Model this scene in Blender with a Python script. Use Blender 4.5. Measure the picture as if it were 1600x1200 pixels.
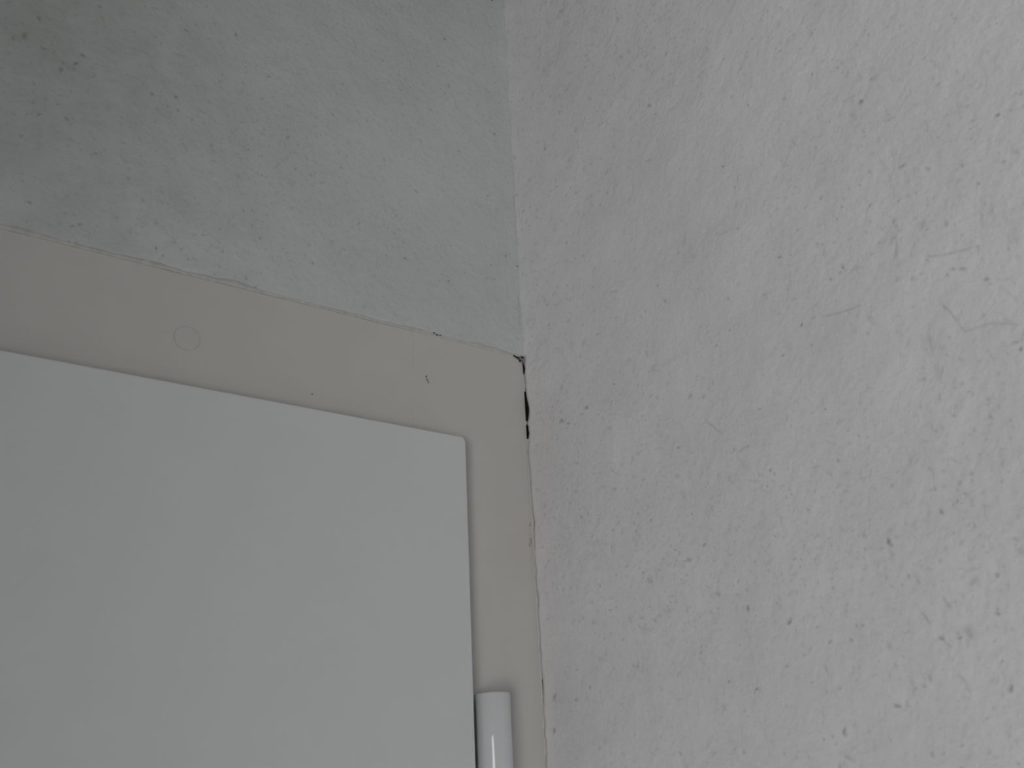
import bpy, bmesh, math, random
from mathutils import Vector, Matrix, noise

random.seed(7)
sc = bpy.context.scene
for o in list(bpy.data.objects):
    bpy.data.objects.remove(o)
COL = sc.collection

# ------------------------------------------------------------------ camera
# room corner: right wall plane x = 0, door frame / back wall plane y = 0, z up from the floor
FPX = 1600.0
YAW, PITCH, ROLL = math.radians(37.1677), math.radians(22.0310), math.radians(2.9019)
CAM = Vector((-0.3895, -0.5, 1.795))
_f = Vector((math.sin(YAW) * math.cos(PITCH), math.cos(YAW) * math.cos(PITCH), math.sin(PITCH)))
_r0 = Vector((math.cos(YAW), -math.sin(YAW), 0))
_u0 = _r0.cross(_f)
_r = _r0 * math.cos(ROLL) - _u0 * math.sin(ROLL)
_u = _u0 * math.cos(ROLL) + _r0 * math.sin(ROLL)
cd = bpy.data.cameras.new('camera')
cam = bpy.data.objects.new('camera', cd)
COL.objects.link(cam)
cd.sensor_fit = 'HORIZONTAL'
cd.sensor_width = 36.0
cd.lens = 36.0 * FPX / 1600.0
cd.clip_start = 0.01
cd.dof.use_dof = True
cd.dof.focus_distance = 0.66
cd.dof.aperture_fstop = 14.0
m3 = Matrix((_r, _u, -_f)).transposed()
cam.matrix_world = Matrix.Translation(CAM) @ m3.to_4x4()
sc.camera = cam

# ------------------------------------------------------------------ light
w = bpy.data.worlds.new('overcast_daylight')
sc.world = w
w.use_nodes = True
bg = w.node_tree.nodes['Background']
bg.inputs['Color'].default_value = (0.93, 0.97, 1.0, 1)
bg.inputs['Strength'].default_value = 0.088

ld = bpy.data.lights.new('window_daylight', 'AREA')
ld.shape = 'RECTANGLE'
ld.size, ld.size_y = 3.0, 1.35
ld.energy = 90
ld.color = (1.0, 0.99, 0.985)
win = bpy.data.objects.new('window_daylight', ld)
COL.objects.link(win)
AZ, DIST = math.radians(65), 3.0
win.location = (-0.1 - DIST * math.sin(AZ), -0.1 - DIST * math.cos(AZ), 1.0)
win.rotation_euler = (Vector((0.0, -0.1, 1.95)) - win.location).to_track_quat('-Z', 'Y').to_euler()

sc.view_settings.view_transform = 'Standard'
sc.view_settings.look = 'None'
sc.view_settings.gamma = 1.0
sc.view_settings.use_curve_mapping = False
sc.view_settings.exposure = 0.0
sc.cycles.max_bounces = 6
sc.cycles.diffuse_bounces = 4
sc.cycles.caustics_reflective = False

# ------------------------------------------------------------------ key dimensions (metres)
FRAME_TOP = 2.0695           # upper edge of the door frame
CEIL = 2.3815
LEAF_Y = -0.0130             # front face of the overlapping door leaf
LEAF_TOP = 1.9994
LEAF_RIGHT = -0.0581
JOINT_X = -0.0862
HEAD_BOTTOM = 1.985
JAMB_LEFT = -0.0862
FLOOR_Z = 0.0
LEFT_JAMB = -1.06
BLOCKER_D, RIGHT_D, CEIL_D = 0.82, 0.62, 2.6      # depths: unseen left wall added to block light, right wall, lengthened ceiling


def ray_dir(px, py):
    return _r * ((px - 800) / FPX) - _u * ((py - 600) / FPX) + _f


def on_back(px, py, y=0.0):
    d = ray_dir(px, py)
    return CAM + d * ((y - CAM.y) / d.y)


def on_right(px, py, x=0.0):
    d = ray_dir(px, py)
    return CAM + d * ((x - CAM.x) / d.x)


def fb(x, y, z, octv=3):
    return noise.fractal(Vector((x, y, z)), 1.0, 2.0, octv)


# ------------------------------------------------------------------ materials
def new_mat(name):
    m = bpy.data.materials.new(name)
    m.use_nodes = True
    nt = m.node_tree
    return m, nt, nt.nodes['Principled BSDF']


def N(nt, t, **kw):
    n = nt.nodes.new(t)
    for k, v in kw.items():
        if k.startswith('i_'):
            key = k[2:]
            n.inputs[int(key) if key.isdigit() else key.replace('_', ' ')].default_value = v
        else:
            setattr(n, k, v)
    return n


def math_node(nt, op, a, b=None, c=None, clamp=False):
    n = nt.nodes.new('ShaderNodeMath')
    n.operation = op
    n.use_clamp = clamp
    for k, v in enumerate((a, b, c)):
        if v is None:
            continue
        if isinstance(v, (int, float)):
            n.inputs[k].default_value = v
        else:
            nt.links.new(v, n.inputs[k])
    return n.outputs[0]


def smooth(nt, val, lo, hi, to0=0.0, to1=1.0):
    n = nt.nodes.new('ShaderNodeMapRange')
    n.interpolation_type = 'SMOOTHSTEP'
    n.inputs['From Min'].default_value = lo
    n.inputs['From Max'].default_value = hi
    n.inputs['To Min'].default_value = to0
    n.inputs['To Max'].default_value = to1
    nt.links.new(val, n.inputs['Value'])
    return n.outputs[0]


def mix(nt, fac, a, b):
    n = nt.nodes.new('ShaderNodeMix')
    n.data_type = 'RGBA'
    if isinstance(fac, (int, float)):
        n.inputs[0].default_value = fac
    else:
        nt.links.new(fac, n.inputs[0])
    for k, v in ((6, a), (7, b)):
        if isinstance(v, tuple):
            n.inputs[k].default_value = v
        else:
            nt.links.new(v, n.inputs[k])
    return n.outputs[2]


def plaster(name, base, speck, seed, stain=None):
    """limewashed plaster; grit and scratch meshes share it and carry their own 'dirt' value"""
    m, nt, bs = new_mat(name)
    L = nt.links
    tc = N(nt, 'ShaderNodeTexCoord')
    mp = N(nt, 'ShaderNodeMapping')
    mp.inputs['Location'].default_value = (seed * 1.37, seed * 0.73, seed * 2.11)
    L.new(tc.outputs['Object'], mp.inputs['Vector'])
    P = mp.outputs['Vector']

    def nz(scale, detail=2.0, rough=0.55):
        n = N(nt, 'ShaderNodeTexNoise')
        n.inputs['Scale'].default_value = scale
        n.inputs['Detail'].default_value = detail
        n.inputs['Roughness'].default_value = rough
        L.new(P, n.inputs['Vector'])
        return n.outputs['Fac']
    cloudy = nz(13.0, 3.0, 0.6)
    fine = nz(330.0, 2.0, 0.65)
    lightb = tuple(min(1.0, c * 1.03) for c in base) + (1,)
    darkb = tuple(c * 0.965 for c in base) + (1,)
    colr = mix(nt, smooth(nt, cloudy, 0.3, 0.7), darkb, lightb)
    colr = mix(nt, smooth(nt, fine, 0.50, 0.78, 0.0, 0.30), colr, tuple(c * 0.80 for c in base) + (1,))
    if stain:
        (sx, sy, sz), rad, amt, scol = stain
        dn = N(nt, 'ShaderNodeVectorMath', operation='DISTANCE')
        L.new(tc.outputs['Object'], dn.inputs[0])
        dn.inputs[1].default_value = (sx, sy, sz)
        patch = nz(34.0, 3.0)
        wob = math_node(nt, 'MULTIPLY_ADD', patch, rad * 1.3, dn.outputs['Value'])
        colr = mix(nt, smooth(nt, wob, rad * 0.5, rad * 1.75, amt, 0.0), colr, scol)
    at = N(nt, 'ShaderNodeAttribute')
    at.attribute_name = 'dirt'
    colr = mix(nt, at.outputs['Fac'], colr, speck + (1,))
    L.new(colr, bs.inputs['Base Color'])
    bs.inputs['Roughness'].default_value = 0.92
    bs.inputs['Specular IOR Level'].default_value = 0.2
    bp = N(nt, 'ShaderNodeBump')
    bp.inputs['Strength'].default_value = 0.6
    bp.inputs['Distance'].default_value = 0.0013
    L.new(nz(210.0, 2.0, 0.6), bp.inputs['Height'])
    L.new(bp.outputs[0], bs.inputs['Normal'])
    return m


def paint(name, base, rough, grain=0.02, spec=0.4, scale=35.0):
    m, nt, bs = new_mat(name)
    L = nt.links
    tc = N(nt, 'ShaderNodeTexCoord')
    n = N(nt, 'ShaderNodeTexNoise')
    n.inputs['Scale'].default_value = scale
    n.inputs['Detail'].default_value = 3
    L.new(tc.outputs['Object'], n.inputs['Vector'])
    c = mix(nt, smooth(nt, n.outputs['Fac'], 0.3, 0.7), tuple(x * (1 - grain) for x in base) + (1,),
            tuple(min(1, x * (1 + grain)) for x in base) + (1,))
    L.new(c, bs.inputs['Base Color'])
    bs.inputs['Roughness'].default_value = rough
    bs.inputs['Specular IOR Level'].default_value = spec
    return m


_st = on_back(40, 60)
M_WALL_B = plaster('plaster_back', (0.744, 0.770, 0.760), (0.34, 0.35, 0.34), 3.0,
                   stain=((_st.x, _st.y, _st.z), 0.15, 0.62, (0.47, 0.49, 0.475, 1)))
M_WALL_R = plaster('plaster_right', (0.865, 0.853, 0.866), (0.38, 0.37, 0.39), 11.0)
M_CEIL = plaster('plaster_ceiling', (0.30, 0.30, 0.29), (0.2, 0.4, 0.39), 17.0)  # ceiling grey lowered to cut bounce light on the wall tops
M_FRAME = paint('frame_paint', (0.735, 0.725, 0.69), 0.45, 0.012)
M_LEAF = paint('leaf_paint', (0.83, 0.845, 0.845), 0.38, 0.008)
M_HINGE = paint('hinge_enamel', (0.80, 0.82, 0.83), 0.09, 0.004, 0.5)
M_CAULK = paint('caulk', (0.67, 0.665, 0.62), 0.85, 0.08, 0.2, 200.0)
M_FLOOR = paint('floor_screed', (0.30, 0.30, 0.29), 0.7, 0.06, 0.3, 6.0)
M_MASON = paint('raw_masonry', (0.09, 0.075, 0.065), 0.95, 0.2, 0.1, 120.0)
M_DIRT = paint('dark_dirt', (0.07, 0.07, 0.06), 0.95, 0.4, 0.1, 500.0)
M_SPECK = paint('grey_dirt', (0.30, 0.30, 0.30), 0.95, 0.3, 0.1, 500.0)
M_RUST = paint('ochre_residue', (0.58, 0.54, 0.43), 0.9, 0.2, 0.1, 400.0)



# ------------------------------------------------------------------ object helpers
def link(name, me, mat, parent=None, smooth_shade=True):
    o = bpy.data.objects.new(name, me)
    COL.objects.link(o)
    if mat:
        me.materials.append(mat)
    if smooth_shade:
        for p in me.polygons:
            p.use_smooth = True
    if parent:
        o.parent = parent
    return o


def from_bm(name, bm, mat, parent=None, smooth_shade=True):
    bmesh.ops.recalc_face_normals(bm, faces=bm.faces)
    me = bpy.data.meshes.new(name)
    bm.to_mesh(me)
    bm.free()
    return link(name, me, mat, parent, smooth_shade)


def tag(o, label, cat, kind=None):
    o['label'] = label
    o['category'] = cat
    if kind:
        o['kind'] = kind
    return o


def empty(name, loc=(0, 0, 0)):
    o = bpy.data.objects.new(name, None)
    o.empty_display_size = 0.05
    COL.objects.link(o)
    return o


def add_box(bm, x0, x1, y0, y1, z0, z1):
    v = [bm.verts.new((x, y, z)) for x in (x0, x1) for y in (y0, y1) for z in (z0, z1)]
    for f in ((0, 1, 3, 2), (4, 6, 7, 5), (0, 4, 5, 1), (2, 3, 7, 6), (0, 2, 6, 4), (1, 5, 7, 3)):
        bm.faces.new([v[i] for i in f])


def steps(a, b, n):
    return [a + (b - a) * i / n for i in range(n + 1)]


def axis(fine0, fine1, d, coarse_to, nc=14):
    """fine steps between fine0 and fine1, growing steps out to coarse_to"""
    n = max(1, int(round(abs(fine1 - fine0) / d)))
    L = steps(fine0, fine1, n)
    for i in range(1, nc + 1):
        L.append(fine1 + (coarse_to - fine1) * (i / nc) ** 1.5)
    return L


def grid_mesh(bm, us, vs, fn):
    g = [[bm.verts.new(fn(a, b)) for b in vs] for a in us]
    for i in range(len(us) - 1):
        for j in range(len(vs) - 1):
            bm.faces.new((g[i][j], g[i + 1][j], g[i + 1][j + 1], g[i][j + 1]))
    return g


def back_off(bm, g, off):
    """give a displaced grid real thickness: skirt round the edge and a flat back"""
    nu, nv = len(g), len(g[0])
    loop = [g[i][0] for i in range(nu)] + [g[nu - 1][j] for j in range(1, nv)] + \
           [g[i][nv - 1] for i in range(nu - 2, -1, -1)] + [g[0][j] for j in range(nv - 2, 0, -1)]
    bk = [bm.verts.new(off(v.co)) for v in loop]
    n = len(loop)
    for i in range(n):
        bm.faces.new((loop[i], loop[(i + 1) % n], bk[(i + 1) % n], bk[i]))
    bm.faces.new(bk)


# ------------------------------------------------------------------ the setting
# opening between plaster and jamb, read down the joint (height z -> width)
def z_at(px, py):
    return on_right(px, py).z


# (height, distance of the plaster edge from the jamb, width of the open crack)
GAPS = [(z_at(818, 556), 1.2, 1.0), (z_at(819, 566), 2.2, 2.0), (z_at(821, 578), 1.6, 1.4), (z_at(822, 590), 0.6, 0.3),
        (z_at(823, 604), 0.6, 0.3), (z_at(823, 614), 1.3, 1.2), (z_at(824, 626), 2.6, 2.6), (z_at(825, 640), 3.0, 3.0),
        (z_at(826, 652), 1.8, 1.7), (z_at(827, 660), 0.8, 0.4), (z_at(827, 668), 2.0, 1.9), (z_at(828, 676), 2.8, 2.8),
        (z_at(828, 686), 1.0, 0.8), (z_at(829, 700), 0.4, 0.4), (z_at(830, 760), 0.4, 0.35), (z_at(831, 778), 1.3, 0.4),
        (z_at(832, 800), 1.0, 0.3), (z_at(835, 835), 1.9, 0.4), (z_at(836, 870), 1.2, 0.3), (z_at(836, 893), 0.8, 0.5),
        (z_at(839, 912), 1.0, 0.4), (z_at(842, 935), 2.0, 0.6), (z_at(842, 944), 2.0, 0.9), (z_at(840, 960), 0.8, 0.4),
        (z_at(843, 978), 1.2, 0.5), (z_at(845, 1000), 1.2, 0.3), (z_at(849, 1070), 1.5, 0.5), (z_at(851, 1130), 1.0, 0.3),
        (z_at(855, 1199), 1.2, 0.35), (0.0, 1.0, 0.3)]


def gap(z):
    """(plaster edge offset, crack width) in metres at height z"""
    if z >= GAPS[0][0]:
        return 0.0, 0.0
    for (a, ga, wa), (b, gb, wb) in zip(GAPS, GAPS[1:]):
        if a >= z >= b:
            t = (a - z) / max(1e-6, a - b)
            return (ga + (gb - ga) * t) * 0.001, (wa + (wb - wa) * t) * 0.001
    return 0.001, 0.0003


def ragged(z):
    return 0.0010 * fb(z * 130.0, 3.1, 0.7, 2) + 0.0006 * fb(z * 330.0, 1.1, 4.7, 1)


def relief(a, b, s):
    return 0.00055 * fb(a * 55, b * 55, s, 3) + 0.0007 * fb(a * 13, b * 13, s + 5, 2)


# right wall: plaster coat on raw masonry
wall_right = empty('wall_right')
tag(wall_right, 'rough off-white plaster wall filling the right half of the picture', 'wall', 'structure')
bm = bmesh.new()
ys = axis(0.0, -0.46, 0.0025, -RIGHT_D)
zs = list(reversed(axis(1.72, 1.60, 0.02, 0.0, 10)))[:-1] + steps(1.72, 2.086, 305)[:-1] + steps(2.086, CEIL, 118)


def f_right(y, z):
    near = max(0.0, 1.0 + y / 0.012)
    yy = y
    if z < FRAME_TOP + 0.001:
        sh = gap(z)[0] + ragged(z)
        yy = y - sh * near
    x = relief(y, z, 1.3)
    if z > FRAME_TOP:                      # soft, trowelled inner corner
        x -= 0.0014 * max(0.0, 1.0 + y / 0.014) ** 2 * (0.6 + 0.8 * fb(z * 40, 1, 1, 2))
    else:                                  # plaster edge laps a hair over the jamb line
        x -= 0.0003 * near * near
    return (x, yy, z)


g = grid_mesh(bm, ys, zs, f_right)
back_off(bm, g, lambda c: (0.008, c.y, c.z))
from_bm('plaster_coat', bm, M_WALL_R, wall_right)
bm = bmesh.new()
add_box(bm, 0.0081, 0.12, -RIGHT_D, 0.16, 0.0, CEIL)
from_bm('masonry', bm, M_MASON, wall_right, False)

# paint-filled strip between jamb and plaster; the hairline crack runs along it
bm = bmesh.new()
prev = None
for k in range(800):
    z = FRAME_TOP - 0.004 - k * 0.0005
    off, cw = gap(z)
    e = max(0.0, off + ragged(z) - cw * (0.45 + 1.8 * abs(noise.noise(Vector((z * 260, 5, 5))))))
    row = [bm.verts.new((-0.0012, 0.0012, z)), bm.verts.new((-0.0004, -0.0001, z)), bm.verts.new((-0.0002 + 0.0003 * (e < 1e-5), -0.0001 - e, z)),
           bm.verts.new((0.0012, 0.0012 - e, z))]
    if prev and cw < 0.0009:
        for j in range(3):
            bm.faces.new((prev[j], row[j], row[j + 1], prev[j + 1]))
    prev = row
FILLER_BM = bm

# back wall: lintel strip over the door and, left of it, the added light-blocking wall
wall_back = empty('wall_back')
tag(wall_back, 'speckled grey-white plaster wall above the door frame, darker stain at upper left', 'wall', 'structure')
bm = bmesh.new()
xs = axis(0.0078, -0.40, 0.0025, LEFT_JAMB - 0.002)
zs = steps(FRAME_TOP + 0.0006, CEIL, 126)


def edge_z(x):
    return 0.0010 * fb(x * 55, 2.0, 4.0, 3) + 0.0006 * fb(x * 210, 7.0, 1.0, 2)


def f_back(x, z):
    k = max(0.0, 1 - (z - FRAME_TOP) / 0.012)
    zz = z + (edge_z(x) + 0.0006) * k
    y = relief(x, z, 7.7) - 0.0004 - 0.0002 * k
    y -= 0.0014 * max(0.0, 1.0 + min(0.0, x) / 0.014) ** 2 * (0.6 + 0.8 * fb(z * 38, 4, 2, 2))
    return (x, y, zz)


g = grid_mesh(bm, xs, zs, f_back)
back_off(bm, g, lambda c: (c.x, 0.16, c.z))
from_bm('plaster_coat', bm, M_WALL_B, wall_back)
bm = bmesh.new()
add_box(bm, LEFT_JAMB - 0.13, LEFT_JAMB - 0.004, -BLOCKER_D, 0.16, 0.0, CEIL)  # unseen wall, added so its shade darkens the door and the corner
tag(from_bm('wall_left_blocker', bm, M_WALL_B, None, False), 'unseen plaster side wall added to block light from the left', 'wall', 'structure')

bm = bmesh.new()
add_box(bm, LEFT_JAMB - 0.13, 0.12, -CEIL_D, 0.16, CEIL + 0.0005, CEIL + 0.08)  # ceiling carried far forward to keep light off the wall tops
tag(from_bm('ceiling', bm, M_CEIL, None, False), 'darkened grey ceiling just touching the top of the wall corner', 'ceiling', 'structure')
bm = bmesh.new()
add_box(bm, -2.4, 0.12, -2.6, 0.16, -0.08, 0.0)
tag(from_bm('floor', bm, M_FLOOR, None, False), 'plain grey floor under the white door', 'floor', 'structure')


# ------------------------------------------------------------------ door frame
def rounded_plate(pts, radii, y0, y1, bevel, seg=6):
    """prism in the xz plane: rounded corners in outline, bevelled front edge"""
    out = []
    n = len(pts)
    for i in range(n):
        p, a, b = Vector(pts[i]), Vector(pts[i - 1]), Vector(pts[(i + 1) % n])
        r = radii[i]
        if r <= 0:
            out.append(p)
            continue
        da, db = (a - p).normalized(), (b - p).normalized()
        for k in range(seg + 1):
            t = k / seg
            q = (p + da * r) * (1 - t) ** 2 + p * 2 * t * (1 - t) + (p + db * r) * t ** 2
            out.append(q)
    bm = bmesh.new()
    ft = [bm.verts.new((q.x, y0, q.y)) for q in out]
    bk = [bm.verts.new((q.x, y1, q.y)) for q in out]
    ff = bm.faces.new(ft)
    bm.faces.new(list(reversed(bk)))
    m = len(out)
    for i in range(m):
        bm.faces.new((ft[i], bk[i], bk[(i + 1) % m], ft[(i + 1) % m]))
    if bevel:
        bmesh.ops.bevel(bm, geom=list(ff.edges), offset=bevel, segments=3, profile=0.5, affect='EDGES')
    return bm


def plate(name, bm, mat, parent):
    o = from_bm(name, bm, mat, parent, True)
    md = o.modifiers.new('wn', 'WEIGHTED_NORMAL')
    md.keep_sharp = True
    for e in o.data.edges:
        pass
    return o


frame = empty('trim_1')
tag(frame, 'smooth cream-white door frame with a butt joint, set tight into the corner', 'door frame', 'structure')
JR = -0.0006
plate('jamb', rounded_plate([(JAMB_LEFT, 0.0), (JR, 0.0), (JR, FRAME_TOP), (JAMB_LEFT, FRAME_TOP)],
                            [0, 0, 0.0065, 0], 0.0, 0.05, 0.0003), M_FRAME, frame)
# head rail with a round countersink left open for the screw cap
cap_c = on_back(292.5, 528.5)
head = plate('head_rail', rounded_plate([(LEFT_JAMB + 0.075, HEAD_BOTTOM), (JAMB_LEFT, HEAD_BOTTOM),
                                         (JAMB_LEFT, FRAME_TOP - 0.0002), (LEFT_JAMB + 0.075, FRAME_TOP - 0.0002)],
                                        [0, 0, 0, 0], 0.00012, 0.05, 0.00018), M_FRAME, frame)
plate('jamb', rounded_plate([(LEFT_JAMB, 0.0), (LEFT_JAMB + 0.0749, 0.0), (LEFT_JAMB + 0.0749, FRAME_TOP), (LEFT_JAMB, FRAME_TOP)],
                            [0, 0, 0, 0], 0.0, 0.05, 0.0006), M_FRAME, frame)


def lathe_y(bm, c, prof, seg=40):
    rings = []
    for r, y in prof:
        if r < 1e-7:
            rings.append([bm.verts.new((c.x, y, c.z))])
        else:
            rings.append([bm.verts.new((c.x + r * math.cos(2 * math.pi * k / seg), y, c.z + r * math.sin(2 * math.pi * k / seg)))
                          for k in range(seg)])
    for a, b in zip(rings, rings[1:]):
        for k in range(seg):
            k2 = (k + 1) % seg
            if len(a) == 1:
                bm.faces.new((a[0], b[k], b[k2]))
            elif len(b) == 1:
                bm.faces.new((a[k], b[0], a[k2]))
            else:
                bm.faces.new((a[k], b[k], b[k2], a[k2]))


bm = bmesh.new()
lathe_y(bm, cap_c, [(0.0, -0.0005), (0.0050, -0.00048), (0.0066, -0.00042), (0.0070, -0.00036), (0.00705, -0.00026), (0.0060, 0.0000), (0.0060, 0.0006)])
bmesh.ops.rotate(bm, verts=bm.verts, cent=cap_c, matrix=Matrix.Rotation(math.radians(-2.2), 3, 'X') @ Matrix.Rotation(math.radians(1.0), 3, 'Z'))
cap = from_bm('screw_cap', bm, M_FRAME, frame)
cap['label'] = 'round flat screw cover painted over'

from_bm('filler_strip', FILLER_BM, M_FRAME, frame)

# bead of old caulk and paint where plaster meets the frame
bm = bmesh.new()
bx = steps(-0.004, -0.42, 330)
rows = []
for x in bx:
    wide = 0.0006 + 0.0021 * max(0.0, fb(x * 21, 5, 5, 3) + 0.05) + 0.0004 * fb(x * 120, 1, 9, 2)
    if x < -0.19:
        wide *= 1.6
    wide = max(0.0002, wide)
    lo = FRAME_TOP - 0.0001 - 0.00035 * fb(x * 90, 3, 3, 3)
    yw = f_back(x, FRAME_TOP + wide + 0.0016)[1]
    rows.append([(x, 0.0006, lo), (x, -0.0002, lo + 0.0001), (x, min(-0.0004, yw * 0.6), lo + 0.0006),
                 (x, yw - 0.00035, lo + wide + 0.0008), (x, yw + 0.0010, lo + wide + 0.0018)])
vr = [[bm.verts.new(p) for p in r] for r in rows]
for a, b in zip(vr, vr[1:]):
    for k in range(4):
        bm.faces.new((a[k], b[k], b[k + 1], a[k + 1]))
cb = from_bm('caulk_bead', bm, M_CAULK, frame)
cb['label'] = 'ragged yellowish bead of old caulk'

# ------------------------------------------------------------------ door leaf and hinge
door = empty('door_1')
tag(door, 'plain white overlapping door leaf at lower left with barrel hinge', 'door', 'structure')
plate('leaf', rounded_plate([(LEFT_JAMB + 0.06, 0.012), (LEAF_RIGHT, 0.012), (LEAF_RIGHT, LEAF_TOP), (LEFT_JAMB + 0.06, LEAF_TOP)],
                            [0.003, 0.003, 0.0026, 0.003], LEAF_Y, -0.0004, 0.0005), M_LEAF, door)
bm = bmesh.new()
add_box(bm, LEFT_JAMB + 0.085, JAMB_LEFT - 0.004, -0.0003, 0.035, 0.014, HEAD_BOTTOM - 0.005)
from_bm('leaf_core', bm, M_LEAF, door, False)
HR = 0.0098
hy = -0.0112
d = ray_dir(797, 1085)
n2 = Vector((d.x, d.y)).normalized()
perp = Vector((-n2.y, n2.x))              # to the left of the sight line
# centre sits HR to the left of the tangent ray, at depth hy
t = (hy - CAM.y - perp.y * HR) / n2.y
hx = CAM.x + n2.x * t + perp.x * HR
HTOP = on_back(770, 1080, hy - HR).z


def lathe_z(bm, cx, cy, prof, seg=48):
    rings = []
    for r, z in prof:
        if r < 1e-7:
            rings.append([bm.verts.new((cx, cy, z))])
        else:
            rings.append([bm.verts.new((cx + r * math.cos(2 * math.pi * k / seg), cy + r * math.sin(2 * math.pi * k / seg), z))
                          for k in range(seg)])
    for a, b in zip(rings, rings[1:]):
        for k in range(seg):
            k2 = (k + 1) % seg
            if len(a) == 1:
                bm.faces.new((a[0], b[k], b[k2]))
            elif len(b) == 1:
                bm.faces.new((a[k], b[0], a[k2]))
            else:
                bm.faces.new((a[k], b[k], b[k2], a[k2]))


bm = bmesh.new()
lathe_z(bm, hx, hy, [(0, HTOP), (HR - 0.0009, HTOP), (HR - 0.0002, HTOP - 0.0003), (HR, HTOP - 0.0009),
                     (HR, HTOP - 0.058), (HR - 0.0006, HTOP - 0.0586), (0, HTOP - 0.0586)])
hb = from_bm('hinge', bm, M_HINGE, door)
hb['label'] = 'glossy white cylindrical hinge barrel'
bm = bmesh.new()
lathe_z(bm, hx, hy, [(0, HTOP - 0.0592), (HR - 0.0006, HTOP - 0.0592), (HR, HTOP - 0.0598), (HR, HTOP - 0.118),
                     (HR - 0.001, HTOP - 0.119), (0, HTOP - 0.119)])
from_bm('lower_knuckle', bm, M_HINGE, hb)
bm = bmesh.new()
add_box(bm, LEAF_RIGHT - 0.004, hx - 0.002, -0.0095, -0.0065, HTOP - 0.115, HTOP - 0.062)
from_bm('hinge_arm', bm, M_HINGE, hb, False)


# ------------------------------------------------------------------ marks and small debris
def blob(bm, c, ax1, ax2, nrm, r1, r2, h, rot=0.0, seg=9, seed=0.0):
    ct = bm.verts.new(c + nrm * h)
    ring = []
    for k in range(seg):
        a = 2 * math.pi * k / seg
        wv = 1.0 + 0.45 * noise.noise(Vector((math.cos(a) * 1.3 + seed, math.sin(a) * 1.3, seed * 0.37)))
        u, v = r1 * wv * math.cos(a), r2 * wv * math.sin(a)
        uu, vv = u * math.cos(rot) - v * math.sin(rot), u * math.sin(rot) + v * math.cos(rot)
        ring.append(bm.verts.new(c + ax1 * uu + ax2 * vv + nrm * h * 0.15))
    base = [bm.verts.new(v.co - nrm * (h * 0.6 + 0.0004)) for v in ring]
    for k in range(seg):
        bm.faces.new((ct, ring[k], ring[(k + 1) % seg]))
        bm.faces.new((ring[k], base[k], base[(k + 1) % seg], ring[(k + 1) % seg]))


class Marks:
    """soft-edged dirt marks following a wall's relief; each vertex stores how dirty it is"""
    def __init__(self, wall):
        self.wall, self.v, self.f, self.d = wall, [], [], []

    def put(self, a, z, lift, dirt):
        if self.wall == 'r':
            p = (f_right(a, z)[0] - lift, a, z)
        else:
            p = (a, f_back(a, z)[1] - lift, z)
        self.v.append(p)
        self.d.append(dirt)
        return len(self.v) - 1

    def speck(self, a, z, r1, r2, rot, dirt, seg=8):
        sd = random.uniform(0, 90)
        c = self.put(a, z, 0.00022, dirt)
        inner, outer = [], []
        for k in range(seg):
            t = 2 * math.pi * k / seg
            wv = 1.0 + 1.0 * noise.noise(Vector((math.cos(t) * 1.5 + sd, math.sin(t) * 1.2, sd * 0.31)))
            for lst, q, dv in ((inner, 0.5, dirt * 0.85), (outer, 1.25, 0.0)):
                u, w_ = r1 * wv * q * math.cos(t), r2 * wv * q * math.sin(t)
                lst.append(self.put(a + u * math.cos(rot) - w_ * math.sin(rot), z + u * math.sin(rot) + w_ * math.cos(rot),
                                    0.00020 if q < 1 else 0.00014, dv))
        for k in range(seg):
            k2 = (k + 1) % seg
            self.f.append((c, inner[k], inner[k2]))
            self.f.append((inner[k], outer[k], outer[k2], inner[k2]))

    def line(self, pts, width, dirt):
        """pts: (a, z) along a scratch"""
        prev = None
        n = len(pts)
        for i, (a, z) in enumerate(pts):
            a0, z0 = pts[max(0, i - 1)]
            a1, z1 = pts[min(n - 1, i + 1)]
            l = math.hypot(a1 - a0, z1 - z0) or 1.0
            na, nz_ = -(z1 - z0) / l, (a1 - a0) / l
            wv = width * (0.7 + 0.8 * abs(noise.noise(Vector((a * 300, z * 300, 4)))))
            dv = 0.0 if i in (0, n - 1) else dirt * (0.55 + 0.9 * abs(noise.noise(Vector((a * 420, z * 420, 9)))))
            row = [self.put(a - na * wv, z - nz_ * wv, 0.00014, 0.0), self.put(a, z, 0.0002, dv),
                   self.put(a + na * wv, z + nz_ * wv, 0.00014, 0.0)]
            if prev:
                for k in range(2):
                    self.f.append((prev[k], row[k], row[k + 1], prev[k + 1]))
            prev = row

    def build(self, name, mat, parent):
        me = bpy.data.meshes.new(name)
        me.from_pydata(self.v, [], self.f)
        at = me.attributes.new('dirt', 'FLOAT', 'POINT')
        at.data.foreach_set('value', self.d)
        o = link(name, me, mat, parent)
        return o


X, Y, Z = Vector((1, 0, 0)), Vector((0, 1, 0)), Vector((0, 0, 1))

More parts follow.
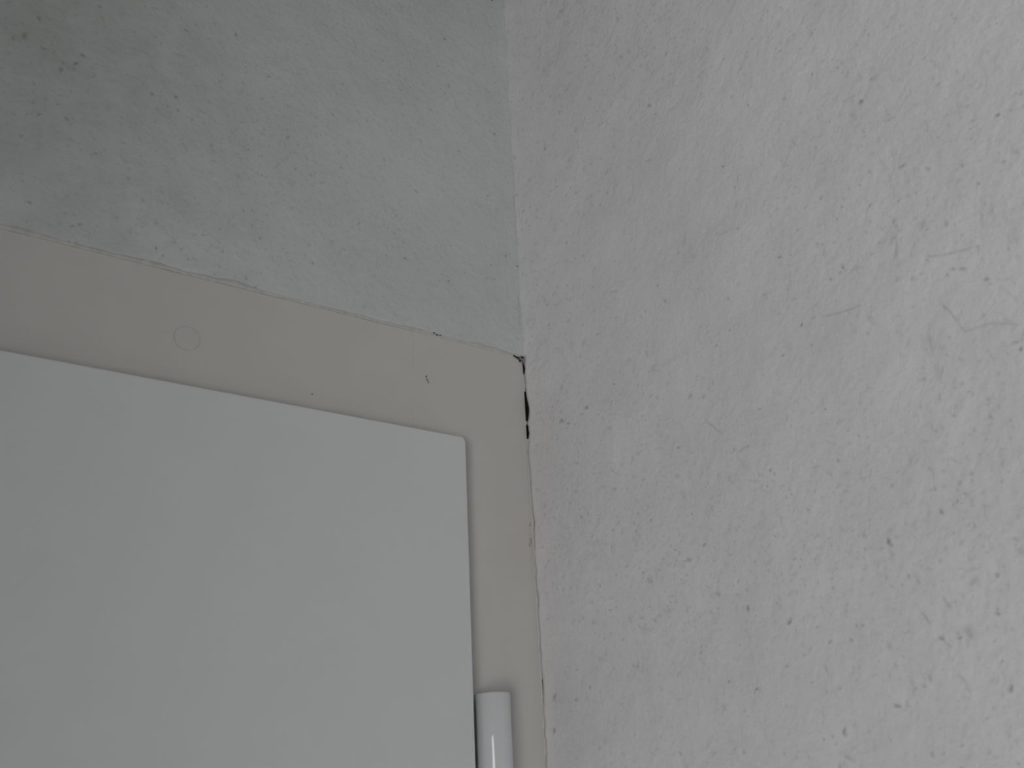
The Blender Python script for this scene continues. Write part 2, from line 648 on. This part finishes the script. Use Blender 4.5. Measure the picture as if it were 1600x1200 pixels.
# darker grit caught in the plaster of each wall (too fine to pick apart)
RS = [(1015, 165, 3.4), (879, 658, 4.2), (917, 637, 3.2), (908, 808, 2.6), (1390, 847, 4.2), (1345, 158, 3.6), (852, 233, 2.6),
      (889, 662, 2.2), (1078, 875, 3.4), (1101, 852, 3.0), (866, 1090, 4.4), (900, 1093, 3.2), (922, 1074, 2.2), (867, 1142, 3.2),
      (1234, 973, 4.0), (1321, 1142, 4.0), (1297, 1004, 3.2), (1404, 1104, 4.0), (1472, 998, 3.4), (1581, 1076, 4.4),
      (1500, 997, 3.2), (1170, 950, 3.4), (1183, 1077, 2.8), (1290, 640, 2.4), (1253, 508, 2.6), (1317, 418, 3.0), (1218, 402, 2.2),
      (1503, 420, 3.6), (1541, 436, 3.2), (1224, 555, 2.6), (1595, 546, 3.0), (1100, 620, 2.4), (1040, 470, 2.4), (960, 600, 2.2),
      (1130, 260, 2.2), (1330, 1000, 2.6), (1018, 908, 2.4), (1022, 968, 1.8), (1095, 1020, 2.4), (1140, 1065, 2.2), (1470, 800, 3.6),
      (1420, 900, 3.0), (1560, 960, 3.4), (1490, 420, 2.6), (930, 420, 1.8), (885, 380, 1.8), (858, 508, 2.0), (1060, 700, 2.4),
      (1310, 720, 2.6), (1200, 760, 2.4), (1120, 540, 2.2), (1410, 260, 3.0), (1480, 350, 2.8), (1560, 180, 3.0)]
mk = Marks('r')
for px, py, r in RS:
    c = on_right(px, py)
    s = r * (c - CAM).length / FPX
    mk.speck(c.y, c.z, s * 1.5, s * 0.9, random.uniform(0, 3.1), random.uniform(0.55, 0.85))
for k in range(15000):
    y, z = -random.uniform(0.0, 0.46), random.uniform(1.76, CEIL - 0.004)
    dens = 0.45 + 0.55 * fb(y * 9, z * 9, 4.4, 2)
    if random.random() > dens or (z < FRAME_TOP + 0.01 and y > -0.006):
        continue
    q = random.random()
    if q < 0.89:
        r = random.uniform(0.0003, 0.0009)
        mk.speck(y, z, r * random.uniform(1, 1.8), r, random.uniform(0, 3.1), random.uniform(0.08, 0.22) + 0.35 * random.random() ** 3, 7)
    elif q < 0.925:
        r = random.uniform(0.0009, 0.0016)
        mk.speck(y, z, r * random.uniform(1, 1.9), r, random.uniform(0, 3.1), random.uniform(0.12, 0.42))
    elif y < -0.09:                           # short trowel drags, more of them nearer the camera
        n, L = random.randint(4, 7), random.uniform(0.003, 0.012)
        a0 = random.choice((random.gauss(2.4, 0.35), random.gauss(0.2, 0.25), random.gauss(1.5, 0.3)))
        cv = random.uniform(-1.2, 1.2)
        pts, yy, zz = [], y, z
        for j in range(n):
            pts.append((yy, zz))
            aa = a0 + cv * j / n + random.uniform(-0.4, 0.4)
            yy += L / n * math.cos(aa)
            zz += L / n * math.sin(aa)
        mk.line(pts, random.uniform(0.0005, 0.0010), random.uniform(0.14, 0.42))
o = mk.build('grit_specks', M_WALL_R, wall_right)
o['kind'] = 'stuff'
BS = [(420, 120, 2.0), (409, 275, 2.0), (237, 147, 2.8), (275, 152, 2.8), (278, 173, 2.0), (300, 187, 2.8), (128, 87, 3.2),
      (69, 77, 3.0), (38, 57, 4.0), (103, 186, 2.8), (155, 13, 3.2), (290, 48, 3.0), (368, 55, 2.6), (330, 228, 2.8),
      (46, 317, 3.0), (113, 354, 2.4), (124, 351, 2.0), (182, 340, 2.0), (244, 389, 2.4), (254, 400, 2.0), (334, 429, 2.0),
      (106, 379, 2.2), (119, 380, 2.0), (485, 274, 2.4), (533, 262, 2.0), (632, 404, 2.8), (488, 412, 2.2), (568, 480, 2.0),
      (384, 437, 2.0), (398, 450, 2.0), (694, 62, 2.4), (683, 104, 2.2), (700, 135, 2.2), (772, 210, 2.0), (790, 400, 2.4),
      (806, 417, 2.4), (771, 437, 1.8), (806, 483, 1.4), (766, 415, 1.8), (450, 215, 2.2), (520, 180, 2.0), (600, 250, 2.0),
      (560, 350, 2.0), (650, 300, 2.0), (700, 440, 2.0), (380, 330, 2.0), (200, 280, 2.2), (150, 240, 2.2), (60, 180, 3.0),
      (95, 110, 3.2), (118, 100, 3.0), (60, 30, 3.2), (20, 62, 3.0)]
mk = Marks('b')
for px, py, r in BS:
    c = on_back(px, py)
    s = r * (c - CAM).length / FPX
    mk.speck(c.x, c.z, s * 1.4, s * 0.85, random.uniform(0, 3.1), random.uniform(0.5, 0.8))
for k in range(9500):
    x, z = -random.uniform(0.003, 0.41), random.uniform(FRAME_TOP + 0.005, CEIL - 0.004)
    dens = 0.42 + 0.55 * fb(x * 10, z * 10, 14.4, 2)
    if random.random() > dens:
        continue
    q = random.random()
    if q < 0.95:
        r = random.uniform(0.0003, 0.0008)
        mk.speck(x, z, r * random.uniform(1, 1.7), r, random.uniform(0, 3.1), random.uniform(0.08, 0.22) + 0.38 * random.random() ** 3, 7)
    else:
        n, L = random.randint(3, 6), random.uniform(0.003, 0.009)
        a0 = random.gauss(2.8, 0.5)
        pts, xx, zz = [], x, z
        for j in range(n):
            pts.append((xx, zz))
            aa = a0 + random.uniform(-0.5, 0.5)
            xx += L / n * math.cos(aa)
            zz += L / n * math.sin(aa)
        mk.line(pts, random.uniform(0.0004, 0.0007), random.uniform(0.10, 0.32))
o = mk.build('grit_specks', M_WALL_B, wall_back)
o['kind'] = 'stuff'


def scratch(px_pts, parent, wall='r', width=0.0005, dirt=0.45):
    P = []
    for (a, b), (a2, b2) in zip(px_pts, px_pts[1:]):
        n = max(2, int(math.hypot(a2 - a, b2 - b) / 6))
        for k in range(n):
            P.append((a + (a2 - a) * k / n, b + (b2 - b) * k / n))
    P.append(px_pts[-1])
    pts = []
    for a, b in P:
        jx, jy = 1.3 * noise.noise(Vector((a * 0.11, b * 0.11, 2))), 1.3 * noise.noise(Vector((a * 0.11, b * 0.11, 7)))
        c = on_right(a + jx, b + jy) if wall == 'r' else on_back(a + jx, b + jy)
        pts.append((c.y if wall == 'r' else c.x, c.z))
    mk = Marks(wall)
    mk.line(pts, width, dirt)
    return mk.build('scratch', M_WALL_R if wall == 'r' else M_WALL_B, parent)


for pts in ([(1450, 394), (1451, 401), (1480, 398), (1529, 384), (1530, 398)], [(1285, 496), (1330, 484), (1348, 475)],
            [(1466, 472), (1484, 485), (1497, 504), (1509, 518), (1545, 506), (1598, 506)], [(1534, 330), (1536, 352)],
            [(1402, 362), (1401, 405)], [(1420, 523), (1418, 545)], [(1451, 520), (1458, 555)], [(1475, 570), (1469, 595)],
            [(1436, 952), (1456, 976)], [(1470, 930), (1487, 952)], [(1286, 1035), (1297, 1058)], [(1388, 1048), (1394, 1063)],
            [(1423, 1060), (1430, 1090)], [(1315, 1178), (1340, 1192)], [(1262, 1178), (1270, 1192)], [(1472, 1000), (1490, 1015)],
            [(1100, 655), (1130, 680)], [(1480, 715), (1500, 722)]):
    scratch(pts, wall_right, 'r', 0.0009)
for pts in ([(808, 452), (810, 516)], [(806, 290), (806, 330)]):
    scratch(pts, wall_back, 'b', 0.0010, 0.35)
for pts in ([(300, 168), (324, 180)], [(8, 62), (32, 66)], [(270, 84), (292, 90)], [(205, 75), (240, 88)]):
    scratch(pts, wall_back, 'b', 0.0008, 0.4)


def thing_blobs(name, spots, label, cat, mat, on, plane):
    bm = bmesh.new()
    for i, (px, py, r1, r2, rot, h) in enumerate(spots):
        c = on(px, py)
        if plane == 'b':
            c.y = -0.0002
            k = (c - CAM).length / FPX
            blob(bm, c, X, Z, -Y, r1 * k, r2 * k, h, rot, seed=i * 3.1 + px)
        else:
            c.x = -0.0002
            k = (c - CAM).length / FPX
            blob(bm, c, Y, Z, -X, r1 * k, r2 * k, h, rot, seed=i * 3.1 + px)
    return tag(from_bm(name, bm, mat), label, cat)


thing_blobs('dirt_clump', [(804, 557, 4.5, 1.6, -0.45, 0.0012), (809, 560, 4.0, 1.8, -0.7, 0.0013), (812, 564, 2.4, 2.0, -1.2, 0.0012),
                           (813, 556, 1.6, 1.2, 0.0, 0.0012), (816, 558, 2.0, 2.0, -0.8, 0.0012)],
            'dark dirt clump wedged in the upper corner of the door frame', 'dirt', M_DIRT, on_back, 'b')
thing_blobs('debris_speck', [(666, 588, 1.3, 1.1, 0.0, 0.0004), (667, 593, 0.45, 2.4, 0.25, 0.0003), (669, 597, 0.45, 2.0, 0.15, 0.0003)],
            'tiny black speck with a hair-thin tail on the frame beside the butt joint', 'dirt', M_DIRT, on_back, 'b')
thing_blobs('debris_speck', [(488, 616, 1.4, 1.0, 0.0, 0.0004)],
            'tiny grey speck on the frame just above the door leaf edge', 'dirt', M_SPECK, on_back, 'b')
thing_blobs('debris_speck', [(677, 521, 1.2, 1.6, 0.0, 0.0020), (681, 524, 3.4, 0.7, -0.25, 0.0018), (687, 525, 3.0, 0.6, -0.25, 0.0017)],
            'dark sliver of dirt on the caulk line right of the butt joint', 'dirt', M_DIRT, on_back, 'b')
thing_blobs('paint_residue', [(828, 820, 1.6, 4.0, 0.0, 0.0004), (829, 845, 2.4, 4.0, 0.0, 0.0005), (828, 852, 1.6, 3.0, 0.0, 0.0004)],
            'small ochre residue stain on the frame edge beside the cracked joint', 'stain', M_RUST, on_back, 'b')
thing_blobs('cobweb_dirt', [(795, 2, 2.0, 4.0, -0.3, 0.004), (797, -3, 3.0, 3.0, 0.0, 0.004), (766, -1, 4.0, 2.0, 0.2, 0.0024)],
            'dark cobwebby dirt at the very top of the wall corner', 'dirt', M_DIRT, on_back, 'b')
